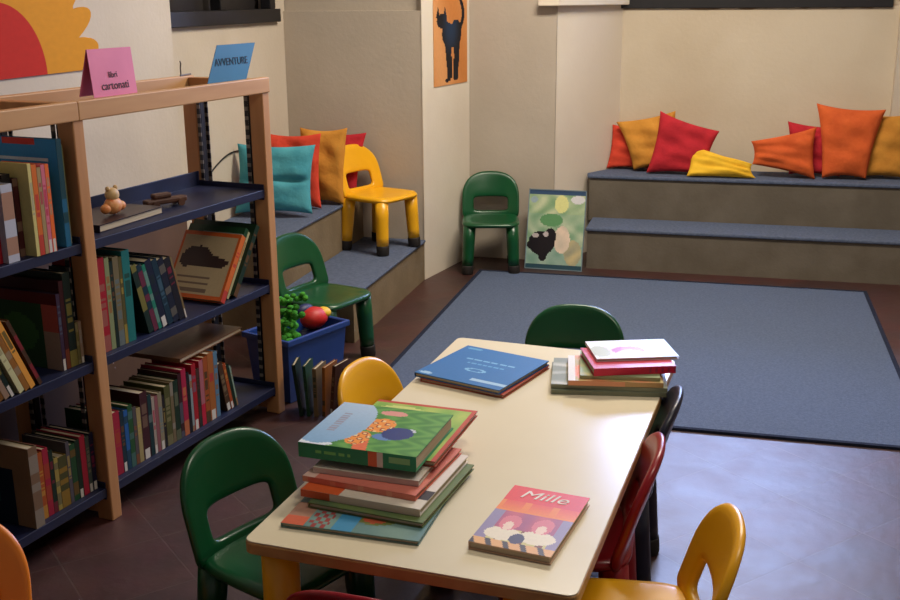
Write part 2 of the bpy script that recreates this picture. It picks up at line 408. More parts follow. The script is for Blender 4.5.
place_chair('orange', -1.455, 1.52, 0, .45, -.89, "orange plastic child's chair before the bookcase, cut off at bottom left")

# ------------------------------------------------------------ table
tb = empty('low_table', (-.52, 2.56, 0), radians(3), "low rectangular children's table with cream top, beech edge and yellow legs", 'table')
def rr(hw, hl, r, n=6):
    pts = []
    for cx, cy, a0 in ((hw - r, hl - r, 0), (-hw + r, hl - r, 90), (-hw + r, -hl + r, 180), (hw - r, -hl + r, 270)):
        for i in range(n + 1):
            a = radians(a0 + 90 * i / n); pts.append((cx + r * cos(a), cy + r * sin(a)))
    return pts
corners = [(-.944, 1.866), (-.228, 1.812), (-.121, 3.259), (-.842, 3.333)]
tz = .5
def inset(pts, d):
    cx = sum(p[0] for p in pts) / 4; cy = sum(p[1] for p in pts) / 4
    return [(p[0] - d * math.copysign(1, p[0] - cx), p[1] - d * math.copysign(1, p[1] - cy)) for p in pts]
def round_poly(pts, r, n=6):
    out = []
    for i in range(len(pts)):
        p = Vector(pts[i]).to_2d(); a = Vector(pts[i - 1]).to_2d(); b = Vector(pts[(i + 1) % len(pts)]).to_2d()
        pa = p + (a - p).normalized() * r; pb = p + (b - p).normalized() * r
        for k in range(n + 1):
            t = k / n; out.append(tuple((1 - t) ** 2 * pa + 2 * t * (1 - t) * p + t * t * pb))
    return out
inv = Matrix.Rotation(-radians(3), 3, 'Z')
def tl(p): v = inv @ Vector((p[0] + .52, p[1] - 2.56, 0)); return (v.x, v.y)
cl = [tl(p) for p in corners]
MB().prism(round_poly(cl, .026), tz - .030, tz - .003).build('edge_band', M['table_edge'], tb, bevel=.003)
MB().prism(round_poly(inset(cl, .0015), .025), tz - .003, tz).build('table_top', M['table_top'], tb, bevel=.001)
for q in [(x_ - (.05 if x_ > 0 else 0), y_) for x_, y_ in inset(cl, .060)]:
    lg = MB().tube([(q[0], q[1], tz - .03), (q[0], q[1], .30), (q[0], q[1], .03)], [.041, .041, .036], 24).build('leg', M['yellow'], tb, smooth=True)
    MB().tube([(q[0], q[1], .03), (q[0], q[1], 0)], [.038, .036], 20).build('rubber_foot', M['rubber'], lg)

# ------------------------------------------------------------ bookcase
SH_A = atan2(.9878, .1551)
SHM = Matrix.Translation((-1.8256, 2.732, 0)) @ Matrix.Rotation(SH_A, 4, 'Z')   # local x along the shelf, y into it
bc = empty('bookcase', None, label='beech framed open bookcase with three navy metal shelf levels along the left wall', cat='bookcase', mtx=SHM)
for s in (-1.0, 0, .985):
    MB().box(s, s + .045, 0, .06, 0, 1.27).build('upright_post', M['wood'], bc, bevel=.004)
    MB().box(s, s + .045, .30, .36, 0, 1.27).build('upright_post', M['wood'], bc, bevel=.004)
    MB().box(s + .002, s + .043, .06, .30, .02, .065).build('foot_rail', M['wood'], bc, bevel=.003)
    for yy in ((.064, .074), (.286, .296)):
        w = MB(); w.box(s + .012, s + .034, *yy, .07, 1.262)
        ob = w.build('shelf_support_strip', M['strip'], bc)
for s in (-1.0, .0, .985):
    for side in (-1, 1):
        xx = s - .004 if side < 0 else s + .045
        for y0 in (.066, .28):
            MB().box(xx, xx + .004, y0, y0 + .014, .1, 1.262).build('slotted_strip', M['slots'], bc)
for x0, x1 in ((-1.0, .0225), (.0225, 1.03)):
    MB().box(x0, x1, -.006, .024, 1.262, 1.318).build('front_top_rail', M['wood_rail'], bc, bevel=.004)
    MB().box(x0, x1, .33, .36, 1.262, 1.318).build('rear_top_rail', M['wood_rail'], bc, bevel=.004)
for s in (-1.0, 0, .985): MB().box(s + .003, s + .042, .024, .33, 1.268, 1.312).build('top_cross_rail', M['wood'], bc, bevel=.003)
LEV = (.905, .535, .115)
for x0, x1 in ((-.952, -.003), (.048, .982)):
    for z in LEV:
        w = MB(); w.box(x0, x1, .012, .31, z - .008, z); w.box(x0, x1, .010, .018, z - .030, z); w.box(x0, x1, .304, .31, z - .04, z + .055)
        w.box(x0, x0 + .004, .012, .31, z - .04, z + .02); w.box(x1 - .004, x1, .012, .31, z - .04, z + .02)
        w.build('metal_shelf', M['shelf_blue'], bc, bevel=.002)

# ------------------------------------------------------------ upright books
PAL0 = dict(red=(176, 24, 40), crimson=(196, 34, 66), cream=(206, 190, 146), tan=(176, 140, 96), olive=(120, 112, 52), green=(44, 104, 62),
           darkgreen=(26, 58, 40), teal=(34, 132, 112), darkteal=(22, 66, 78), navy=(26, 34, 66), blue=(32, 110, 168), grey=(110, 112, 116),
           white=(216, 212, 204), orange=(222, 112, 40), ochre=(206, 150, 56), maroon=(84, 26, 32), brown=(104, 66, 44), pink=(216, 120, 134),
           black=(28, 26, 30), yellow=(222, 188, 76), paleblue=(130, 170, 196), purple=(86, 60, 96))
PAL = {k: tuple(int(x * (.86 if k in ('red', 'crimson', 'teal', 'yellow', 'blue') else .68)) for x in v) for k, v in PAL0.items()}
for k_ in ('white', 'orange', 'pink', 'cream', 'tan', 'yellow'): PAL['light_' + k_] = tuple(int(x * .95) for x in PAL0[k_])
WORD = dict(light_white='white', light_orange='bright orange', light_pink='bright pink', light_cream='cream', light_tan='pale tan', light_yellow='yellow', darkgreen='dark green', darkteal='dark teal', paleblue='pale blue', navy='navy blue')
def spine_fn(base, acc, rnd):
    acc = tuple(int(base[i] + (acc[i] - base[i]) * .55) for i in range(3))
    a = .12 + rnd.random() * .15; b = a + .2 + rnd.random() * .3; c0 = .78 + rnd.random() * .06; style = rnd.randrange(4)
    pat = [rnd.random() for _ in range(40)]
    def fn(u, v):
        v = 1 - v
        if style != 3 and a < v < b and .22 < u < .78 and pat[int(v * 36)] > .35: return acc
        if style == 1 and v > c0: return acc
        if style == 2 and v > .86 and .2 < u < .8: return (200, 196, 186)
        if style == 3: return base if pat[int(v * 9)] < .6 else acc
        return base
    return fn
def book(bt, bh, bd, colour, rnd, mtx, label, group, front=None):
    """upright closed book: local x thickness, y from spine (0) to fore-edge, z height"""
    base = tuple(min(255, max(0, int(c * rnd.uniform(.88, 1.1)))) for c in PAL[colour]); acc = rnd.choice([PAL['cream'], PAL['white'], PAL['yellow'], PAL['crimson'], PAL['darkgreen'], PAL['paleblue'], PAL['orange']])
    root = empty('book', None, label=label, cat='book', group=group, mtx=mtx)
    cv = .0022; w = MB()
    w.box(0, cv, 0, bd, 0, bh, base); w.box(bt - cv, bt, 0, bd, 0, bh, base); w.box(cv, bt - cv, .0, .0018, 0, bh, base)
    w.grid(lambda u, v: (u * bt, -.0006, v * bh), 6, 40, spine_fn(base, acc, rnd))
    if front:
        w.grid(lambda u, v: (-.0006, bd * (1 - u), v * bh), 26, 34, front)
    w.build('cover', PIC, root)
    MB().box(cv, bt - cv, .004, bd - .005, .004, bh - .004).build('page_block', M['pages'], root)
    return root
ORD = ['first', 'second', 'third', 'fourth', 'fifth', 'sixth', 'seventh', 'eighth', 'ninth', 'tenth', 'eleventh', 'twelfth', 'thirteenth', 'fourteenth', 'fifteenth', 'sixteenth',
       'seventeenth', 'eighteenth', 'nineteenth', 'twentieth', 'twenty-first', 'twenty-second', 'twenty-third', 'twenty-fourth', 'twenty-fifth', 'twenty-sixth', 'twenty-seventh', 'twenty-eighth', 'twenty-ninth', 'thirtieth']
def row(s, z, items, where, group, rnd, direction=1):
    """items: (colour, thickness, height, lean degrees (+ = top to the right), depth, setback)"""
    for i, it in enumerate(items):
        colr, t, h = it[0], it[1], it[2]; lean = radians(it[3] if len(it) > 3 else 0); bd = it[4] if len(it) > 4 else .17; sb_ = it[5] if len(it) > 5 else .035
        wd = WORD.get(colr, colr); st = 'upright' if abs(lean) < .05 else 'leaning'
        label = f"{st} {wd} book, {ORD[i]} {where}"
        c = cos(lean); sn = abs(sin(lean))
        stepw = t / c if abs(lean) > .05 else t
        if direction < 0: s -= stepw + .0015
        if lean > .0:    # top to the right: pivots on its lower right corner
            m = Matrix.Translation((s + t / c, sb_, z + .001)) @ Matrix.Rotation(lean, 4, 'Y') @ Matrix.Translation((-t, 0, 0))
        else:
            m = Matrix.Translation((s, sb_, z + .001)) @ Matrix.Rotation(lean, 4, 'Y')
        book(t, h, bd, colr, rnd, SHM @ m, label, group, it[6] if len(it) > 6 else None)
        if direction > 0: s += stepw + .0015
    return s
rnd = random.Random(3)
GRP = 'books lined up on the bookcase shelves'
# right bay, middle shelf
row(.056, LEV[1], [('darkteal', .014, .27), ('red', .038, .30), ('cream', .020, .295), ('darkgreen', .014, .28), ('tan', .026, .29), ('olive', .014, .285), ('teal', .036, .30)],
    'from the middle post, middle shelf of right bay', GRP, rnd)
row(.293, LEV[1], [('darkgreen', .024, .25, -15), ('darkteal', .022, .245, -15), ('teal', .016, .24, -15), ('navy', .030, .25, -15), ('darkteal', .026, .245, -15), ('navy', .030, .24, -15), ('black', .030, .235, -15), ('tan', .008, .235, -15)],
    'of the dark leaning row, middle shelf of right bay', GRP, rnd)
# right bay, bottom shelf
row(.056, LEV[2], [('green', .024, .22), ('crimson', .030, .215), ('darkteal', .018, .21), ('blue', .018, .205), ('green', .022, .215, 0), ('grey', .016, .2), ('cream', .020, .19, 0), ('maroon', .036, .235),
                   ('darkteal', .018, .215), ('white', .014, .2), ('pink', .016, .2), ('cream', .020, .205), ('black', .012, .19), ('olive', .03, .215), ('tan', .016, .22), ('darkgreen', .026, .22),
                   ('maroon', .018, .235), ('crimson', .026, .245), ('black', .016, .225), ('white', .012, .21), ('red', .024, .245), ('brown', .018, .22), ('crimson', .022, .245), ('orange', .026, .25), ('ochre', .034, .255), ('paleblue', .022, .25)],
    'from the middle post, bottom shelf of right bay', GRP, rnd)
row(.690, LEV[2], [('brown', .026, .20, -12), ('orange', .016, .19, -12), ('darkgreen', .016, .18, -12), ('white', .008, .17, -12)],
    'of the loose books before the far post, bottom shelf', GRP, rnd)
# big facing-out / lying books -------------------------------------------------
def mix(a, b, t): return tuple(int(a[i] + (b[i] - a[i]) * t) for i in range(3))
def ell(u, v, cx, cy, rx, ry): return ((u - cx) / rx) ** 2 + ((v - cy) / ry) ** 2 < 1
def board_book(name, wd, ht, th, mtx, fn, base, label, cat='book', group=None, nx=36, ny=44, spine='x0', spinefn=None, mt=None, pages=True):
    """book lying flat: local x width, y height (top of cover at +y), z thickness; picture on the upper face"""
    root = empty(name, None, label=label, cat=cat, group=group, mtx=mtx)
    w = MB(); cv = .0025
    if th > .008:
        w.box(0, wd, 0, ht, 0, cv, base); w.box(0, wd, 0, ht, th - cv, th, base)
        if spine == 'x0': w.box(0, .002, 0, ht, cv, th - cv, base)
        elif spine == 'x1': w.box(wd - .002, wd, 0, ht, cv, th - cv, base)
        elif spine == 'y0': w.box(0, wd, 0, .002, cv, th - cv, base)
        if spinefn and spine == 'y0': w.grid(lambda u, v: (u * wd, -.0005, v * th), 40, 5, spinefn)
        if spinefn and spine == 'x0': w.grid(lambda u, v: (-.0005, (1 - u) * ht, v * th), 40, 5, spinefn)
    else:
        w.box(0, wd, 0, ht, 0, th, base)
    w.grid(lambda u, v: (u * wd, v * ht, th + .0004), nx, ny, fn)
    w.build('cover', mt or PICG, root)
    if th > .008:
        MB().box(.003, wd - .004, .003, ht - .004, cv, th - cv).build('page_block', M['pages'], root)
    return root
def face_out(s, y, z, wd, ht, th, tilt, roll, fn, base, label, **k):
    """book standing face outwards on the shelf, leaning back"""
    m = SHM @ Matrix.Translation((s, y, z)) @ Matrix.Rotation(radians(roll), 4, 'Y') @ Matrix.Rotation(radians(90 - tilt), 4, 'X')
    return board_book('picture_book', wd, ht, th, m, fn, base, label, **k)
def fn_cat(u, v):
    if u < .05 or u > .95 or v < .05 or v > .93: return (206, 96, 40)
    if ell(u, v, .35, .62, .26, .16) or ell(u, v, .62, .55, .3, .09) or ell(u, v, .2, .55, .12, .1): return (54, 34, 32)
    if v < .38 and (int(v * 30) % 3 == 0) and .1 < u < .7: return (120, 100, 84)
    return (188, 168, 132)
def fn_plain(c, c2=None):
    r = random.Random(sum(c)); a, b = r.uniform(5, 11), r.uniform(5, 11)
    c2 = c2 or mix(c, (240, 230, 210), .25)
    return lambda u, v: mix(c, c2, max(0, sin(a * u + 2 * sin(b * v)) * cos(b * v - 2 * u)) * .7)
def fn_blue(u, v):
    if v > .93 and .3 < u < .75: return (196, 50, 40)
    if .80 < v < .83 and .12 < u < .9 and int(u * 44) % 5: return (200, 222, 236)
    if .68 < v < .75 and .15 < u < .85 and int(u * 30) % 4 > 1: return (180, 206, 220)
    if v < .5 and ell(u, v, .5, .2, .3, .2): return (60, 150, 190)
    return (40, 140, 205)
def fn_greenframe(u, v):
    if v > .84: return (98, 34, 34)
    if u > .78: return (190, 96, 84) if v > .5 else (170, 150, 130)
    if ell(u, v, .4, .45, .28, .25): return (70, 120, 66)
    return (48, 86, 54)
def fn_tan(u, v):
    if u < .74 and v < .72: return (26, 44, 58) if not ell(u, v, .3, .35, .2, .2) else (40, 86, 84)
    return (150, 124, 90)
# left bay (seen only near the middle post), counted away from the middle post
row(-.012, LEV[0], [('cream', .008, .29), ('pink', .008, .28), ('crimson', .008, .27), ('blue', .020, .312, 0, .29, .012, fn_blue), ('black', .020, .22, 0, .17, .05), ('black', .020, .20, 0, .17, .05), ('light_orange', .014, .25, 0, .17, .006), ('light_pink', .014, .25, 0, .17, .006), ('light_tan', .014, .245, 0, .17, .006), ('light_orange', .018, .255, 0, .17, .006), ('light_cream', .012, .26, 0, .17, .006),
    ('maroon', .020, .22, 0, .17, .045), ('black', .030, .235, 0, .17, .05), ('light_white', .040, .215, 0, .17, .015), ('red', .02, .22), ('navy', .02, .22), ('cream', .02, .22), ('green', .02, .22)],
    'left of the middle post, top shelf of left bay', GRP, rnd, -1)
row(-.012, LEV[1], [('cream', .012, .13), ('tan', .012, .13), ('darkgreen', .030, .29, 0, .2), ('maroon', .016, .27, 0, .26), ('purple', .014, .235, 0, .26, .035, fn_greenframe)], 'left of the middle post, middle shelf of left bay', GRP, rnd, -1)
row(-.225, LEV[1], [('brown', .012, .235, -24, .17, .012)], 'of the brown books slanting on left middle shelf', GRP, rnd)
row(-.30, LEV[1], [('light_cream', .018, .25, -24, .19, .012), ('ochre', .018, .255, -24, .19, .012), ('light_yellow', .018, .25, -24, .19, .012)], 'of the ochre books slanting on left middle shelf', GRP, rnd)
row(-.40, LEV[1], [('orange', .022, .23, -24, .19, .012), ('olive', .018, .24, -24, .19, .012), ('cream', .018, .25, -24, .19, .012), ('darkgreen', .014, .25, -24, .19, .012)], 'of the slanting books at the left picture edge', GRP, rnd)
row(-.012, LEV[2], [('navy', .018, .19), ('grey', .016, .185), ('crimson', .022, .195), ('darkgreen', .018, .19), ('green', .022, .185), ('grey', .014, .2), ('ochre', .034, .165), ('tan', .016, .17), ('darkgreen', .016, .2),
                    ('crimson', .022, .215), ('orange', .020, .21), ('cream', .016, .2), ('tan', .034, .25, 0, .25, .012, fn_tan)], 'left of the middle post, bottom shelf of left bay', GRP, rnd, -1)

row(.650, LEV[1], [('light_orange', .026, .265, 37, .25, .012, fn_cat), ('white', .012, .27, 37), ('green', .020, .285, 37, .25), ('light_cream', .012, .27, 37), ('darkgreen', .024, .29, 37, .28, .02), ('red', .012, .265, 37)],
    'of the row slanting against the far post', GRP, rnd)
# flat lying books
m = SHM @ Matrix.Translation((.47, .06, LEV[2] + .2575)) @ Matrix.Rotation(radians(2), 4, 'Z')
board_book('picture_book', .40, .24, .016, m, fn_plain((112, 78, 54), (124, 90, 62)), (118, 82, 56), 'wide brown folder lying flat on top of the bottom row of books')
m = SHM @ Matrix.Translation((-.315, .05, LEV[1] + .292))
# top shelf flat book, toys
m = SHM @ Matrix.Translation((.13, .055, LEV[0] + .001)) @ Matrix.Rotation(radians(3), 4, 'Z')
board_book('picture_book', .33, .20, .024, m, fn_plain((46, 30, 30), (62, 42, 38)), (40, 24, 32), 'dark book lying flat on the top shelf of the right bay')
tg = empty('toy_figure', None, label='small orange and cream toy figure sitting on the dark flat book', cat='toy', mtx=SHM @ Matrix.Translation((.285, .13, LEV[0] + .027)))
def blob(name, parts, material, parent=None, sub=2):
    bm = bmesh.new()
    for (c, r, sc_) in parts:
        t = bmesh.ops.create_uvsphere(bm, u_segments=16, v_segments=10, radius=r, matrix=Matrix.Translation(c) @ Matrix.Diagonal((*sc_, 1)))
    me = bpy.data.meshes.new(name); bm.to_mesh(me); bm.free()
    for p in me.polygons: p.use_smooth = True
    me.materials.append(material); o = bpy.data.objects.new(name, me); C.objects.link(o); o.parent = parent; return o
toy_or = mat('toy_orange', (206, 112, 44), .5, (226, 170, 110), 40); toy_cr = mat('toy_cream', (222, 186, 130), .5)
blob('body', [((0, 0, .028), .030, (1.2, .8, .95)), ((-.035, 0, .022), .016, (1.2, 1, 1)), ((.035, 0, .022), .016, (1.2, 1, 1))], toy_or, tg)
blob('head', [((0, 0, .063), .023, (1.1, .9, 1)), ((-.018, 0, .084), .008, (1, 1, 1)), ((.018, 0, .084), .008, (1, 1, 1))], toy_cr, tg)
tw = empty('wooden_toy_car', None, label='small dark brown wooden toy lying behind the flat book on the top shelf', cat='toy', mtx=SHM @ Matrix.Translation((.56, .14, LEV[0] + .001)) @ Matrix.Rotation(radians(-20), 4, 'Z'))
w = MB(); w.prism([(-.08, -.018), (.08, -.018), (.08, .018), (-.08, .018)], .012, .032); w.box(-.05, .02, -.015, .015, .032, .05); w.build('body', M['brown_wood'], tw, bevel=.006)
for sx in (-.05, .05):
    for sy in (-.022, .022): MB().tube([(sx, sy - .004, .013), (sx, sy + .004, .013)], [.013, .013], 16).build('wheel', M['brown_wood'], tw)

# signs on the top rail ------------------------------------------------------------
def sign(name, s, wd, ht, material, lab, lines, rz, tilt, ink, shear=0, flap=True):
    r = empty(name, None, label=lab, cat='sign', mtx=SHM @ Matrix.Translation((s, .014, 1.3185)) @ Matrix.Rotation(radians(rz), 4, 'Z'))
    w = MB(); T = .0015
    fr = Matrix.Rotation(radians(-tilt), 4, 'X')
    w.box(0, wd, -.0, T, 0, ht, mtx=fr)
    if shear:
        for v in w.v: v.x += shear * v.z
    bk = MB(); top = fr @ Vector((0, 0, ht))
    w.build('front_flap', material, r)
    ang = math.atan2(top.y + .075, top.z)
    b2 = Matrix.Translation((0, top.y + T, top.z)) @ Matrix.Rotation(radians(tilt + 4), 4, 'X') @ Matrix.Translation((0, 0, -ht))
    bk.box(0, wd, 0, T, 0, ht, mtx=b2)
    if shear:
        for v in bk.v: v.x += shear * v.z
    mz = min(v.z for v in bk.v)
    for v in bk.v: v.z = max(v.z, .0)
    if flap: bk.build('rear_flap', material, r)
    for (t, sz, x, z) in lines:
        p = fr @ Vector((x + shear * z, -.001, z))
        text('lettering', t, sz, ink, r, p, (radians(90 - (-tilt) * -1), 0, 0), .0003, shear=0)
    return r
sign('tent_card_sign', .115, .195, .140, M['pink'], 'pink folded card sign with handwritten title on the bookcase top rail', [('libri', .026, .095, .062), ('cartonati', .034, .100, .030)], 0, 9, M['ink'], .08)
sign('tent_card_sign', .675, .235, .125, M['blue_card'], 'blue folded card sign leaning at the right end of the bookcase top', [('AVVENTURE', .036, .112, .066)], 0, 3, M['ink_blue'], .62, False)
hk = MB().tube([(0, 0, 0), (0, 0, .03), (.004, 0, .045), (0, 0, .055)], [.0025, .0025, .003, .002], 8).tube([(-.004, 0, .002), (.06, .0, .004)], [.003, .003], 8)
o = hk.build('wire_hook', M['metal']); o.matrix_world = SHM @ Matrix.Translation((.955, .335, 1.319)); tag(o, 'thin metal wire hook standing on the rear rail of the bookcase', 'hook')

# ------------------------------------------------------------ cushions
def cushion(label, matn, c, T, group='square cushions', name='cushion', seed=0, wr=.007, crease=0):
    """c: four corners bl, br, tr, tl in world space"""
    r = random.Random(seed); c = [Vector(p) for p in c]
    nrm = (c[1] - c[0]).cross(c[3] - c[0]).normalized()
    N = 28; mb = MB(); ph = [r.uniform(0, 6) for _ in range(6)]
    cen = sum(c, Vector()) / 4
    def P(u, v, side):
        a, b = 2 * u - 1, 2 * v - 1
        # edges draw in between the corners
        uu = u + (-.045 * a * (1 - b * b) if abs(a) > 0 else 0); vv = v - .045 * b * (1 - a * a)
        p = c[0] * (1 - uu) * (1 - vv) + c[1] * uu * (1 - vv) + c[2] * uu * vv + c[3] * (1 - uu) * vv
        h = max(0, (1 - a ** 4) * (1 - b ** 4)) ** .55
        w_ = wr * h * (sin(9 * u + 4 * v + ph[0]) + .8 * sin(5 * u - 11 * v + ph[1]) + .6 * sin(17 * u * v + ph[2]) + .5 * sin(23 * v + 5 * u + ph[3]))
        return p + nrm * side * (T / 2 * h + w_ + .001 - crease * h * exp(-((v - .48) / .035) ** 2))
    for side in (1, -1):
        b0 = len(mb.v)
        for j in range(N + 1):
            for i in range(N + 1): mb.v.append(P(i / N, j / N, side))
        for j in range(N):
            for i in range(N):
                a = b0 + j * (N + 1) + i; q = [a, a + 1, a + N + 2, a + N + 1]
                if side < 0: q.reverse()
                mb.face(q)
    # stitch the two sides
    n1 = (N + 1) ** 2
    per = [i for i in range(N + 1)] + [(j + 1) * (N + 1) - 1 for j in range(1, N + 1)] + [N * (N + 1) + i for i in range(N - 1, -1, -1)] + [j * (N + 1) for j in range(N - 1, 0, -1)]
    for k in range(len(per)):
        a, b = per[k], per[(k + 1) % len(per)]; mb.face([a, a + n1, b + n1, b])
    o = mb.build(name, M[matn], smooth=True)
    return tag(o, label, 'cushion', group)
G1 = 'cushions on the stepped bench below the bright window'; G2 = 'cushions in the left alcove'
zt = .522
def cu(pts, y0, y1):  # corners by (x,z): bottom at depth y0, top leaning back to y1
    zs = [p[1] for p in pts]; z0, z1 = min(zs), max(zs)
    return [(p[0], y0 + (y1 - y0) * (p[1] - z0) / (z1 - z0), p[1]) for p in pts]
cushion('red-orange cushion at the far left end of the bench, half behind the ochre one', 'redor_cloth', cu([(-.76, zt + .005), (-.45, zt + .01), (-.47, .80), (-.735, .80)], 6.93, 6.985), .06, G1, seed=1)
cushion('ochre cushion second from left on the bench, tucked behind the red one', 'ochre_cloth', cu([(-.58, zt + .01), (-.29, zt + .05), (-.34, .90), (-.705, .825)], 6.86, 6.93), .075, G1, seed=2)
cushion('bright red cushion leaning on the ochre one above the yellow cushion', 'red_cloth', cu([(-.495, zt + .005), (-.14, zt + .005), (-.065, .79), (-.43, .905)], 6.79, 6.86), .08, G1, seed=3)
cushion('yellow cushion lying low in front of the red one on the bench', 'yellow_cloth', [(-.245, 6.71, zt + .005), (.165, 6.72, zt + .005), (.14, 6.76, .605), (-.24, 6.82, .705)], .07, G1, seed=4)
cushion('orange cushion slumped to the left of the tall one on the bench', 'orange_cloth', cu([(.14, .60), (.51, zt), (.50, .83), (.125, .735)], 6.78, 6.84), .08, G1, seed=5)
cushion('crimson cushion wedged between the slumped orange and the tall orange cushion', 'red_cloth', cu([(.36, zt + .01), (.66, zt + .005), (.64, .82), (.335, .85)], 6.88, 6.93), .07, G1, seed=6)
cushion('tall orange cushion, highest of those at the right end of the bench', 'orange_cloth', cu([(.55, zt + .005), (.80, zt + .01), (.885, .935), (.49, .965)], 6.80, 6.88), .09, G1, seed=7)
cushion('ochre cushion at the right picture edge behind the tall orange one', 'ochre_cloth', cu([(.74, zt + .005), (1.05, zt + .005), (1.06, .915), (.80, .90)], 6.87, 6.93), .075, G1, seed=8)
zt = .498
def teal(P): pass
cushion('turquoise cushion standing on the upper step of the left alcove', 'teal_cloth', [(-2.475, 5.06, zt + .02), (-2.075, 5.14, zt + .02), (-2.07, 5.21, .868), (-2.475, 5.14, .872)], .10, G2, seed=11, wr=.005, crease=.03)
cushion('orange-red cushion directly behind the turquoise one in the alcove', 'redor_cloth', [(-2.45, 5.36, zt + .005), (-2.11, 5.36, zt + .005), (-2.12, 5.42, .90), (-2.45, 5.42, .895)], .08, G2, seed=12)
cushion('ochre cushion beside the yellow chair in the left alcove', 'ochre_cloth', [(-2.31, 5.52, zt + .005), (-2.03, 5.49, zt + .005), (-2.02, 5.56, .915), (-2.30, 5.57, .91)], .09, G2, seed=13)
cushion('red cushion in the alcove corner behind the yellow chair', 'red_cloth', [(-2.32, 5.72, zt + .005), (-2.04, 5.72, zt + .005), (-1.99, 5.79, .862), (-2.32, 5.79, .862)], .08, G2, seed=14)
pts = [(-2.494, 4.80 + .42 * t, .735 + .095 * sin(pi * .62 * t)) for t in [i / 14 for i in range(15)]]
tag(MB().tube(pts, [.004] * 15, 8).build('wall_cord', M['black'], smooth=True), 'thin dark cord curving on the left wall behind the bookcase', 'cord')

# ------------------------------------------------------------ poster standing by the wall and cat poster, mural
def fn_poster(u, v):
    r = .5 + .25 * sin(u * 17 + 3 * sin(v * 13)) + .25 * sin(v * 23 + 2 * sin(u * 11))
    if v > .94 : return (52, 78, 112)
    if v < .06: return (44, 76, 90)
    if ell(u, v, .27, .33, .23, .15) or ell(u, v, .42, .42, .10, .10) or ell(u, v, .3, .2, .08, .1) or ell(u, v, .1, .3, .09, .05):
        if ell(u, v, .16, .42, .06, .03) or ell(u, v, .34, .44, .05, .03): return (190, 180, 180)
        return (24, 20, 26)
    if ell(u, v, .62, .38, .14, .17): return mix((236, 212, 190), (210, 196, 176), r)
    if ell(u, v, .82, .22, .15, .16): return mix((206, 190, 140), (150, 150, 130), r)
    if ell(u, v, .86, .88, .12, .05): return (214, 214, 216)
    if ell(u, v, .58, .82, .12, .11): return (222, 222, 150)
    if ell(u, v, .1, .87, .06, .04): return (150, 170, 180)
    if ell(u, v, .42, .62, .2, .08): return (96, 150, 100)
    g = mix((128, 164, 120), (206, 212, 172), r)
    return mix(g, (120, 160, 170), .5 if v < .3 else (.2 if v < .7 else .05))
po = empty('animal_poster', (-1.165, 6.275, 0), radians(-2), 'framed colourful animal poster standing on the floor against the back wall', 'poster')
m = Matrix.Rotation(radians(90 - 14), 4, 'X')
w = MB(); PWD, PHT = .352, .485
def tp(u, v): return m @ Vector((u * PWD, v * PHT, .0065))
w.grid(tp, 60, 76, fn_poster); w.box(.004, PWD - .004, .004, PHT - .004, .0, .006, (200, 200, 190), mtx=m); w.build('print', PICG, po)
w = MB()
for a in ((0, PWD, 0, .006), (0, PWD, PHT - .006, PHT), (0, .005, 0, PHT), (PWD - .005, PWD, 0, PHT)): w.box(*a, 0, .010, mtx=m)
w.build('clip_frame', mat('clear_edge', (120, 140, 150), .3), po)
# black cat poster
def fn_black_cat(u, v):
    bg = mix((206, 132, 70), (222, 158, 100), .5 + .5 * sin(u * 5 + v * 3))
    body = ell(u, v, .56, .42, .25, .10) or ell(u, v, .40, .44, .16, .10) or ell(u, v, .66, .46, .16, .10)
    head = ell(u, v, .24, .55, .15, .060)
    ears = (abs(u - .13) < .045 * max(0, (.67 - v) / .07) and .58 < v < .67) or (abs(u - .33) < .045 * max(0, (.67 - v) / .07) and .58 < v < .67)
    legs = (abs(u - (.42 + .05 * (.40 - v))) < .050 + .22 * max(0, v - .12) and .035 < v < .42) or (abs(u - (.68 - .10 * abs(v - .2))) < .050 + .24 * max(0, v - .14) and .04 < v < .42)
    leg3 = abs(u - .50) < .035 and .05 < v < .25 or abs(u - .60) < .03 and .05 < v < .22 or ell(u, v, .38, .04, .07, .014) or ell(u, v, .64, .045, .07, .014)
    tail = abs(u - (.80 + .08 * sin((v - .5) * 14))) < .045 and .45 < v < .82
    if body or head or ears or legs or tail or leg3:
        return mix((34, 32, 36), (40, 58, 84), max(0, 1 - ((u - .5) ** 2 + (v - .5) ** 2) * 14))
    return bg
A = Vector((-1.685, 5.88, 0)); B = Vector((-1.567, 6.5, 0)); d = (B - A).normalized(); nn = Vector((d.y, -d.x, 0))
s0 = A + d * .135 + nn * .009
w = MB(); w.grid(lambda u, v: s0 + d * (u * .455) + Vector((0, 0, 1.10 + v * .66)), 60, 90, fn_black_cat)
w.v += []; b0 = s0 - nn * .003
q = MB(); 
for i, (pp) in enumerate([(0, 0), (.455, 0), (.455, .66), (0, .66)]): pass
mm = Matrix(((d.x, -nn.x, 0, s0.x), (d.y, -nn.y, 0, s0.y), (0, 0, 1, 1.10), (0, 0, 0, 1)))
w.box(0, .455, .0004, .004, 0, .66, (200, 150, 100), mtx=mm)
tag(w.build('cat_poster', MUR, fix=False), 'orange poster of a black cat hanging high on the pale wall corner', 'poster')
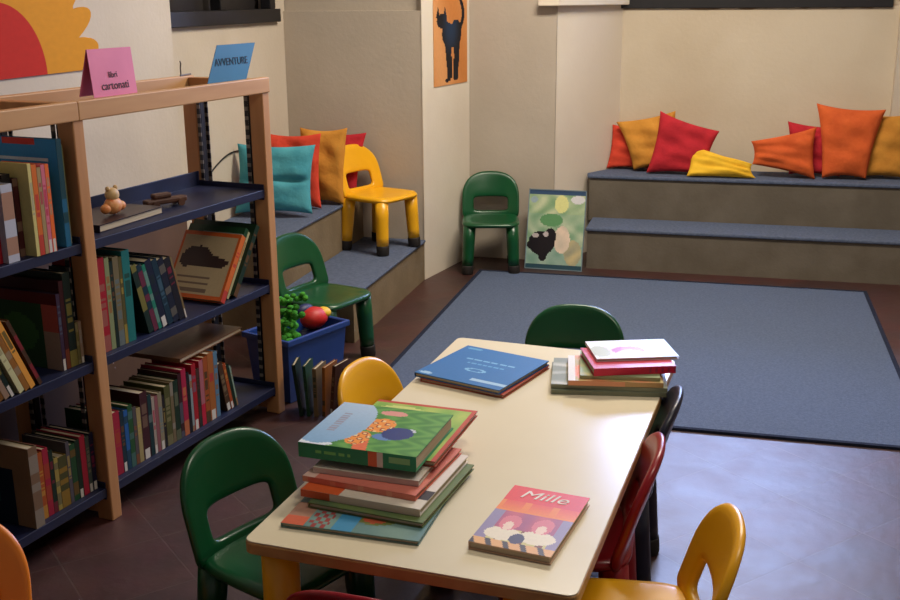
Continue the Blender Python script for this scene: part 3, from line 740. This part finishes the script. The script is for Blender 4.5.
# sun mural
MY, MZ = 3.207, 1.340
w = MB(); NR = 150
def rout(a):
    deg = math.degrees(a); return .478 + .125 * abs(cos(radians((deg - 8.3) * 180 / 12.4))) ** .8
yel = (212, 144, 34); rd = (190, 44, 28)
w.v += [Vector((-2.392, MY, MZ))]
angs = [pi * i / NR for i in range(NR + 1)]
ri = len(w.v); w.v += [Vector((-2.392, MY + .252 * cos(a), MZ + .252 * sin(a))) for a in angs]
ro = len(w.v); w.v += [Vector((-2.392, MY + rout(a) * cos(a), MZ + rout(a) * sin(a))) for a in angs]
for i in range(NR):
    w.face([0, ri + i, ri + i + 1], rd); w.face([ri + i, ro + i, ro + i + 1, ri + i + 1], yel)
bk = len(w.v); w.v += [Vector((-2.398, v.y, v.z)) for v in w.v[ro:ro + NR + 1]]
for i in range(NR): w.face([ro + i, bk + i, bk + i + 1, ro + i + 1], yel)
w.face([0] + [ri, ro, bk, bk + NR, ro + NR, ri + NR], yel)
tag(w.build('sun_mural', MUR, fix=False), 'large painted sun board with red half disc and yellow wavy rays on left wall', 'wall decoration')

# ------------------------------------------------------------ toy bin, toys and floor books
ba = atan2(4.153 - 3.80, -1.516 + 1.652)
bn = empty('toy_bin', (-1.662, 3.797, 0), ba, 'open blue plastic storage bin full of toys beside the bookcase end', 'bin')
BL, BW, BH = .355, .24, .275   # local x along front, +y to the left (away from the room)
w = MB(); t = .004; tp_ = .02
def trap(x0, x1, y0, y1, z, ins): return [Vector((x0 + ins, y0 + ins, z)), Vector((x1 - ins, y0 + ins, z)), Vector((x1 - ins, y1 - ins, z)), Vector((x0 + ins, y1 - ins, z))]
lv = [trap(0, BL, 0, BW, 0.002, tp_), trap(0, BL, 0, BW, BH, 0), trap(0, BL, 0, BW, BH, t + .002), trap(0, BL, 0, BW, .008, tp_ + t)]
for l in lv: w.v += l
for k in range(3):
    for i in range(4): w.face([k * 4 + i, k * 4 + (i + 1) % 4, k * 4 + 4 + (i + 1) % 4, k * 4 + 4 + i])
w.face([3, 2, 1, 0]); w.face([12, 13, 14, 15])
w.build('tub', M['bin'], bn)
w = MB()
for a in ((-.012, BL + .012, -.012, .002), (-.012, BL + .012, BW - .002, BW + .012), (-.012, .002, 0, BW), (BL - .002, BL + .012, 0, BW)): w.box(*a, BH - .022, BH + .003)
w.build('rim', M['bin'], bn, bevel=.004)
def in_bin(x, y, z): return bn_m @ Vector((x, y, z))
bn_m = Matrix.Translation((-1.662, 3.797, 0)) @ Matrix.Rotation(ba, 4, 'Z')
fill = blob('soft_toy', [((.10, .13, .16), .10, (1, .95, 1)), ((.28, .13, .14), .10, (1, .95, 1)), ((.19, .13, .10), .09, (1.5, 1, 1))], M['toy_navy']); fill.matrix_world = bn_m
tag(fill, 'dark blue soft toy lying under the others inside the blue bin', 'toy')
r = random.Random(5); pr = []
for i in range(60):
    tt = i / 59; pr.append(((.09 + .05 * tt + r.uniform(-.045, .045), .10 + r.uniform(-.05, .05), .235 + .19 * tt ** 1.2 + r.uniform(-.01, .01)), .022 - .008 * tt, (1, r.uniform(.6, 1), r.uniform(.5, 1))))
o = blob('plush_toy', pr, M['plush_green']); o.matrix_world = bn_m; tag(o, 'bright green crumpled plush toy sticking up out of the bin', 'toy')
rt = empty('toy_ball', None, label='red toy ball with yellow and navy patches in the bin', cat='toy', mtx=bn_m @ Matrix.Translation((.285, .12, .285)))
blob('ball', [((0, 0, 0), .055, (1.2, 1, .85))], M['plush_red'], rt)
blob('yellow_patch', [((.045, -.012, .014), .036, (1, 1, .7))], M['toy_yellow'], rt)
blob('navy_patch', [((-.012, .04, .030), .034, (1.4, .8, .8))], M['toy_navy'], rt)
# books standing on the floor in front of the bin
fm = Matrix.Translation((-1.585, 3.70, 0)) @ Matrix.Rotation(radians(12), 4, 'Z')
x = 0
for i, (c, t_, h, ln, fr) in enumerate([('darkgreen', .014, .215, 6, None), ('green', .012, .21, 3, None), ('tan', .016, .20, 0, None), ('orange', .012, .205, -2, None), ('brown', .014, .215, -6, None), ('maroon', .012, .21, -10, None)]):
    wds = ['propped on the floor against the bookcase end, leftmost', 'standing on the floor second from the bookcase end', 'standing on the floor midway before the bin', 'standing on the floor fourth before the bin', 'leaning on the floor fifth before the bin', 'leaning on the floor, rightmost before the bin']
    m = fm @ Matrix.Translation((x, 0, .001)) @ Matrix.Rotation(radians(ln * -1), 4, 'Y')
    if ln < 0: pass
    m = fm @ Matrix.Translation((x + (t_ if ln < 0 else 0), 0, .001)) @ Matrix.Rotation(radians(-6 * i), 4, 'Z') @ Matrix.Rotation(radians(-ln), 4, 'Y') @ Matrix.Translation((-t_ if ln < 0 else 0, 0, 0))
    book(t_, h, .11, c, rnd, m, f"{WORD.get(c, c)} book {wds[i]}", 'books standing on the floor beside the toy bin')
    x += t_ + .016

# ------------------------------------------------------------ books on the table
def quad_mtx(bl, br, tl_, z):
    """frame with origin bl, x towards br, y towards tl; returns matrix, width, height"""
    bl, br, tl_ = Vector((*bl, 0)), Vector((*br, 0)), Vector((*tl_, 0)); ex = (br - bl)
    m = Matrix.Translation((bl.x, bl.y, z)) @ Matrix.Rotation(atan2(ex.y, ex.x), 4, 'Z'); return m, ex.length
def cells(seed, cols, nx=9, ny=9):
    r = random.Random(seed); g = [[r.choice(cols) for _ in range(ny)] for _ in range(nx)]
    return lambda u, v: g[min(nx - 1, int(u * nx))][min(ny - 1, int(v * ny))]
GS1 = 'stack of books at the near left of the table'; GS2 = 'stack of books at the far right of the table'
def fn_tealmap(u, v):
    if u < .16 and v < .30: return (206, 96, 66) if v < .12 else (170, 130, 110)
    if .18 < u < .34 and v < .3 and sin(u * 90) * sin(v * 70) > 0: return (150, 60, 60)
    if .36 < u < .52 and v < .22: return (60, 140, 186)
    if ell(u, v, .62, .22, .10, .08): return (190, 90, 60)
    if ell(u, v, .62, .28, .2, .16): return (110, 120, 60)
    return mix((118, 152, 146), (96, 134, 136), .5 + .5 * sin(u * 13 + v * 7))
m, wd = quad_mtx((-.887, 1.940), (-.563, 1.930), (-.88, 2.32), .501)
board_book('picture_book', wd - .012, .345, .010, m, fn_tealmap, (110, 140, 132), 'large teal illustrated book at the bottom of the near left stack', group=GS1, nx=60, ny=60)
m, wd = quad_mtx((-.855, 2.02), (-.572, 1.985), (-.88, 2.32), .512)
board_book('picture_book', wd - .01, .315, .012, m, fn_plain((96, 116, 66), (60, 90, 70)), (104, 118, 70), 'olive green book second from the bottom of the near left stack', group=GS1)
def fn_or(u, v):
    if v < .3: return (214, 96, 48) if u < .33 else ((214, 206, 190) if v < .16 else (46, 44, 50))
    return (224, 216, 204)
m, wd = quad_mtx((-.882, 2.045), (-.585, 2.010), (-.88, 2.32), .5245)
board_book('picture_book', wd - .01, .30, .017, m, fn_or, (224, 214, 200), 'cream book with orange and black cover picture in the near left stack', group=GS1, nx=40, ny=40, spine='y0', spinefn=lambda u, v: (206, 90, 48) if u < .25 else (216, 204, 184))
def fn_pink(u, v): return (210, 120, 104) if u > .1 else (226, 190, 176)
m, wd = quad_mtx((-.893, 2.085), (-.605, 2.045), (-.88, 2.32), .542)
board_book('picture_book', wd - .01, .27, .013, m, fn_pink, (216, 116, 92), 'salmon pink book third from the top of the near left stack', group=GS1, spine='y0', spinefn=lambda u, v: (222, 128, 104) if int(u * 20) % 5 else (226, 150, 120))
m, wd = quad_mtx((-.875, 2.105), (-.62, 2.090), (-.88, 2.32), .556)
board_book('picture_book', wd, .29, .013, m, fn_plain((200, 190, 176)), (206, 196, 182), 'pale grey book just under the top green one', group=GS1, spine='y0')
def fn_bord(u, v):
    if v > .95 or u > .965: return (190, 66, 44)
    if ell(u, v, .3, .8, .25, .12): return (200, 210, 120)
    return mix((120, 170, 66), (176, 196, 90), .5 + .5 * sin(u * 19) * cos(v * 11))
m, wd = quad_mtx((-.872, 2.185), (-.603, 2.165), (-.84, 2.4), .5705)
board_book('picture_book', wd, .325, .014, m, fn_bord, (168, 74, 46), 'lime green book with red edge sticking out behind the near left stack', group=GS1, nx=48, ny=48)
def fn_top(u, v):
    # sky dome, jungle green, orange characters, blue car
    if ell(u, v, .12, .55, .30, .52): 
        if .3 < v < .75 and abs(u - .14 - .0 * v) < .035 and int(v * 60) % 3: return (150, 150, 170)
        return mix((126, 170, 206), (176, 200, 222), v)
    if ell(u, v, .70, .42, .13, .14) : return (24, 50, 120)
    if ell(u, v, .62, .32, .10, .07): return (90, 130, 190)
    if ell(u, v, .78, .50, .05, .05): return (210, 216, 230)
    if ell(u, v, .50, .56, .13, .16) or ell(u, v, .42, .24, .10, .15):
        r_ = sin(u * 60) * sin(v * 50); return (240, 150, 60) if r_ > -.2 else ((160, 60, 40) if r_ > -.6 else (240, 210, 150))
    if ell(u, v, .52, .86, .12, .06): return (222, 150, 140)
    if abs(u - .52 + v * .25) < .06 and v < .3: return (226, 110, 66)
    if ell(u, v, .1, .04, .18, .05): return (220, 230, 236)
    return mix((62, 132, 54), (96, 160, 70), .5 + .5 * sin(u * 31 + 3 * sin(v * 23)))
def fn_topspine(u, v):
    if .15 < u < .46 and .35 < v < .68 and int(u * 60) % 4: return (120, 200, 110)
    if .60 < u < .68: return (230, 110, 66)
    if .68 < u < .73: return (226, 214, 200)
    if .77 < u < .94 and .3 < v < .85: return (140, 196, 130)
    return (40, 142, 96)
m, wd = quad_mtx((-.915, 2.120), (-.628, 2.100), (-.88, 2.35), .585)
bk_ = board_book('picture_book', wd, .262, .036, m, fn_top, (40, 128, 80), 'thick green picture book with blue sky and animals on top of the near left stack', group=GS1, nx=72, ny=72, spine='y0', spinefn=fn_topspine)
# blue books
m, wd = quad_mtx((-.845, 2.885), (-.562, 2.800), (-.79, 3.178), .501)
ub = board_book('picture_book', .280, .295, .010, m, fn_plain((170, 70, 50)), (176, 84, 60), 'red-brown book lying beneath the large blue book on the table', group=None)
def fn_bluebook(u, v):
    if .62 < v < .66 and .2 < u < .8 and int(u * 50) % 5: return (120, 180, 216)
    if .52 < v < .55 and .3 < u < .75 and int(u * 60) % 4: return (90, 160, 206)
    if ell(u, v, .5, .36, .12, .05) and not ell(u, v, .5, .36, .08, .03): return (120, 180, 216)
    if ell(u, v, .10, .06, .08, .03) or (u > .6 and v < .16 and v > .10): return (160, 196, 220)
    if ell(u, v, .14, .93, .09, .03): return (90, 160, 200)
    return (22, 108, 172)
m, wd = quad_mtx((-.866, 2.895), (-.582, 2.800), (-.79, 3.178), .512)
o = board_book('picture_book', .292, .300, .013, m, fn_bluebook, (20, 90, 150), 'large bright blue book lying flat on the far left of the table', nx=64, ny=64, group=None)
# far right stack
m, wd = quad_mtx((-.452, 2.872), (-.130, 2.920), (-.49, 3.12), .501)
board_book('picture_book', wd, .245, .012, m, fn_plain((116, 124, 104), (90, 100, 80)), (118, 122, 100), 'grey-green book at the bottom of the far right stack', group=GS2, spine='y0')
m, wd = quad_mtx((-.455, 2.885), (-.128, 2.925), (-.49, 3.12), .514)
board_book('picture_book', wd, .235, .012, m, fn_plain((128, 134, 112), (220, 214, 200)), (132, 134, 110), 'mottled grey-green book second from bottom of the far right stack', group=GS2, spine='y0')
def fn_orp(u, v):
    if u < .07: return (222, 218, 210)
    if ell(u, v, .2, .35, .14, .3): return (240, 150, 120)
    return mix((228, 150, 104), (190, 170, 110), .5 + .5 * sin(u * 14 + v * 9))
m, wd = quad_mtx((-.405, 2.885), (-.140, 2.925), (-.49, 3.12), .527)
board_book('picture_book', wd, .225, .014, m, fn_orp, (222, 140, 104), 'orange and peach book in the middle of the far right stack', group=GS2, nx=40, ny=30, spine='y0', spinefn=lambda u, v: (224, 150, 110) if u < .6 else (190, 150, 100))
m, wd = quad_mtx((-.375, 2.905), (-.15, 2.935), (-.49, 3.12), .542)
board_book('picture_book', wd, .22, .010, m, fn_plain((140, 160, 120), (190, 170, 110)), (150, 150, 110), 'soft green patterned book under the crimson one', group=GS2, spine='y0')
m, wd = quad_mtx((-.335, 2.905), (-.110, 2.985), (-.49, 3.12), .553)
board_book('picture_book', wd, .19, .022, m, fn_plain((190, 30, 60)), (194, 28, 60), 'thick crimson book with dark spine print in the far right stack', group=GS2, spine='y0', spinefn=lambda u, v: (150, 40, 70) if (u > .62 and int(u * 40) % 3 == 0 and .2 < v < .8) else (196, 30, 62))
def fn_white(u, v):
    if ell(u, v, .45, .42, .20, .22) and not ell(u, v, .45, .30, .15, .14): return (176, 40, 110)
    if ell(u, v, .1, .4, .12, .3): return (180, 180, 140)
    if u > .8: return (170, 206, 206)
    if ell(u, v, .45, .45, .36, .35): return (238, 200, 206)
    return (228, 228, 224)
m, wd = quad_mtx((-.335, 2.965), (-.105, 3.045), (-.37, 3.13), .5755)
board_book('picture_book', wd, .165, .009, m, fn_white, (214, 196, 196), 'white and pink book with magenta drawing on top of the far right stack', group=GS2, nx=48, ny=36)
# red book with title
def fn_mille(u, v):
    if v > .74: return mix((226, 40, 44), (216, 30, 50), u)
    if v > .56:
        return mix((236, 130, 44), (226, 70, 50), (v - .56) / .18 if abs(sin(u * 9)) > .4 else .1)
    if ell(u, v, .30, .38, .13, .12) or ell(u, v, .70, .40, .13, .12):
        if ell(u, v, .30, .33, .06, .07) or ell(u, v, .70, .35, .06, .07): return (236, 206, 190)
        return (214, 110, 130)
    if ell(u, v, .50, .16, .09, .08): return (36, 44, 96)
    if ell(u, v, .30, .2, .22, .10) or ell(u, v, .72, .22, .22, .10): return (232, 222, 200)
    if v < .10: return (40, 36, 56) if int(u * 14 + v * 10) % 3 == 0 else (226, 170, 110)
    if u < .14 or u > .88: return (140, 130, 170)
    if v < .28: return (120, 60, 50) if int(u * 12) % 3 == 0 else (206, 196, 130)
    return mix((196, 80, 110), (160, 70, 120), .5 + .5 * sin(u * 17))
mm_, wd = quad_mtx((-.471, 1.952), (-.299, 1.898), (-.449, 2.217), .501)
wd = .178
mb_ = board_book('picture_book', wd, .285, .017, mm_, fn_mille, (214, 180, 150), 'red and orange paperback titled Mille lying alone on the table', nx=56, ny=84)
mb_.matrix_world = Matrix.Translation((-.472, 1.944, .501)) @ Matrix.Rotation(radians(-8.5), 4, 'Z')
text('title_lettering', 'Mille', .052, M['letter_white'], mb_, (wd * .47, .285 * .865, .0180), (0, 0, 0), .0004, shear=.25, sx=1.12)
text('title_lettering', 'Avventure', .008, M['letter_white'], bk_, (.14, -.002, .01), (radians(90), 0, 0)) if False else None

# ------------------------------------------------------------ light
world = bpy.data.worlds.new('world'); sc.world = world; world.use_nodes = True
nt = world.node_tree; bg = nt.nodes['Background']
sky = nt.nodes.new('ShaderNodeTexSky'); sky.sky_type = 'HOSEK_WILKIE'; sky.sun_direction = (0.2, -.5, .8)
nt.links.new(sky.outputs[0], bg.inputs[0]); bg.inputs[1].default_value = 1.0
def area(name, loc, rot, sx, sy, e, col, spread=180):
    l = bpy.data.lights.new(name, 'AREA'); l.shape = 'RECTANGLE'; l.size = sx; l.size_y = sy; l.energy = e; l.color = col; l.spread = radians(spread)
    o = bpy.data.objects.new(name, l); C.objects.link(o); o.location = loc; o.rotation_euler = rot; return o
area('daylight_at_window', (.085, 7.16, 2.1), (radians(-90), 0, 0), 1.45, .98, 165, (.46, .58, 1.0))
area('ceiling_lamp', (-.3, 4.9, 3.05), (0, 0, 0), 1.4, .5, 104, (1, .88, .72))
area('ceiling_lamp', (.5, 2.3, 3.05), (0, 0, 0), 1.2, .4, 26, (1, .9, .74))
sc.view_settings.view_transform = 'Standard'
sc.view_settings.exposure = 0
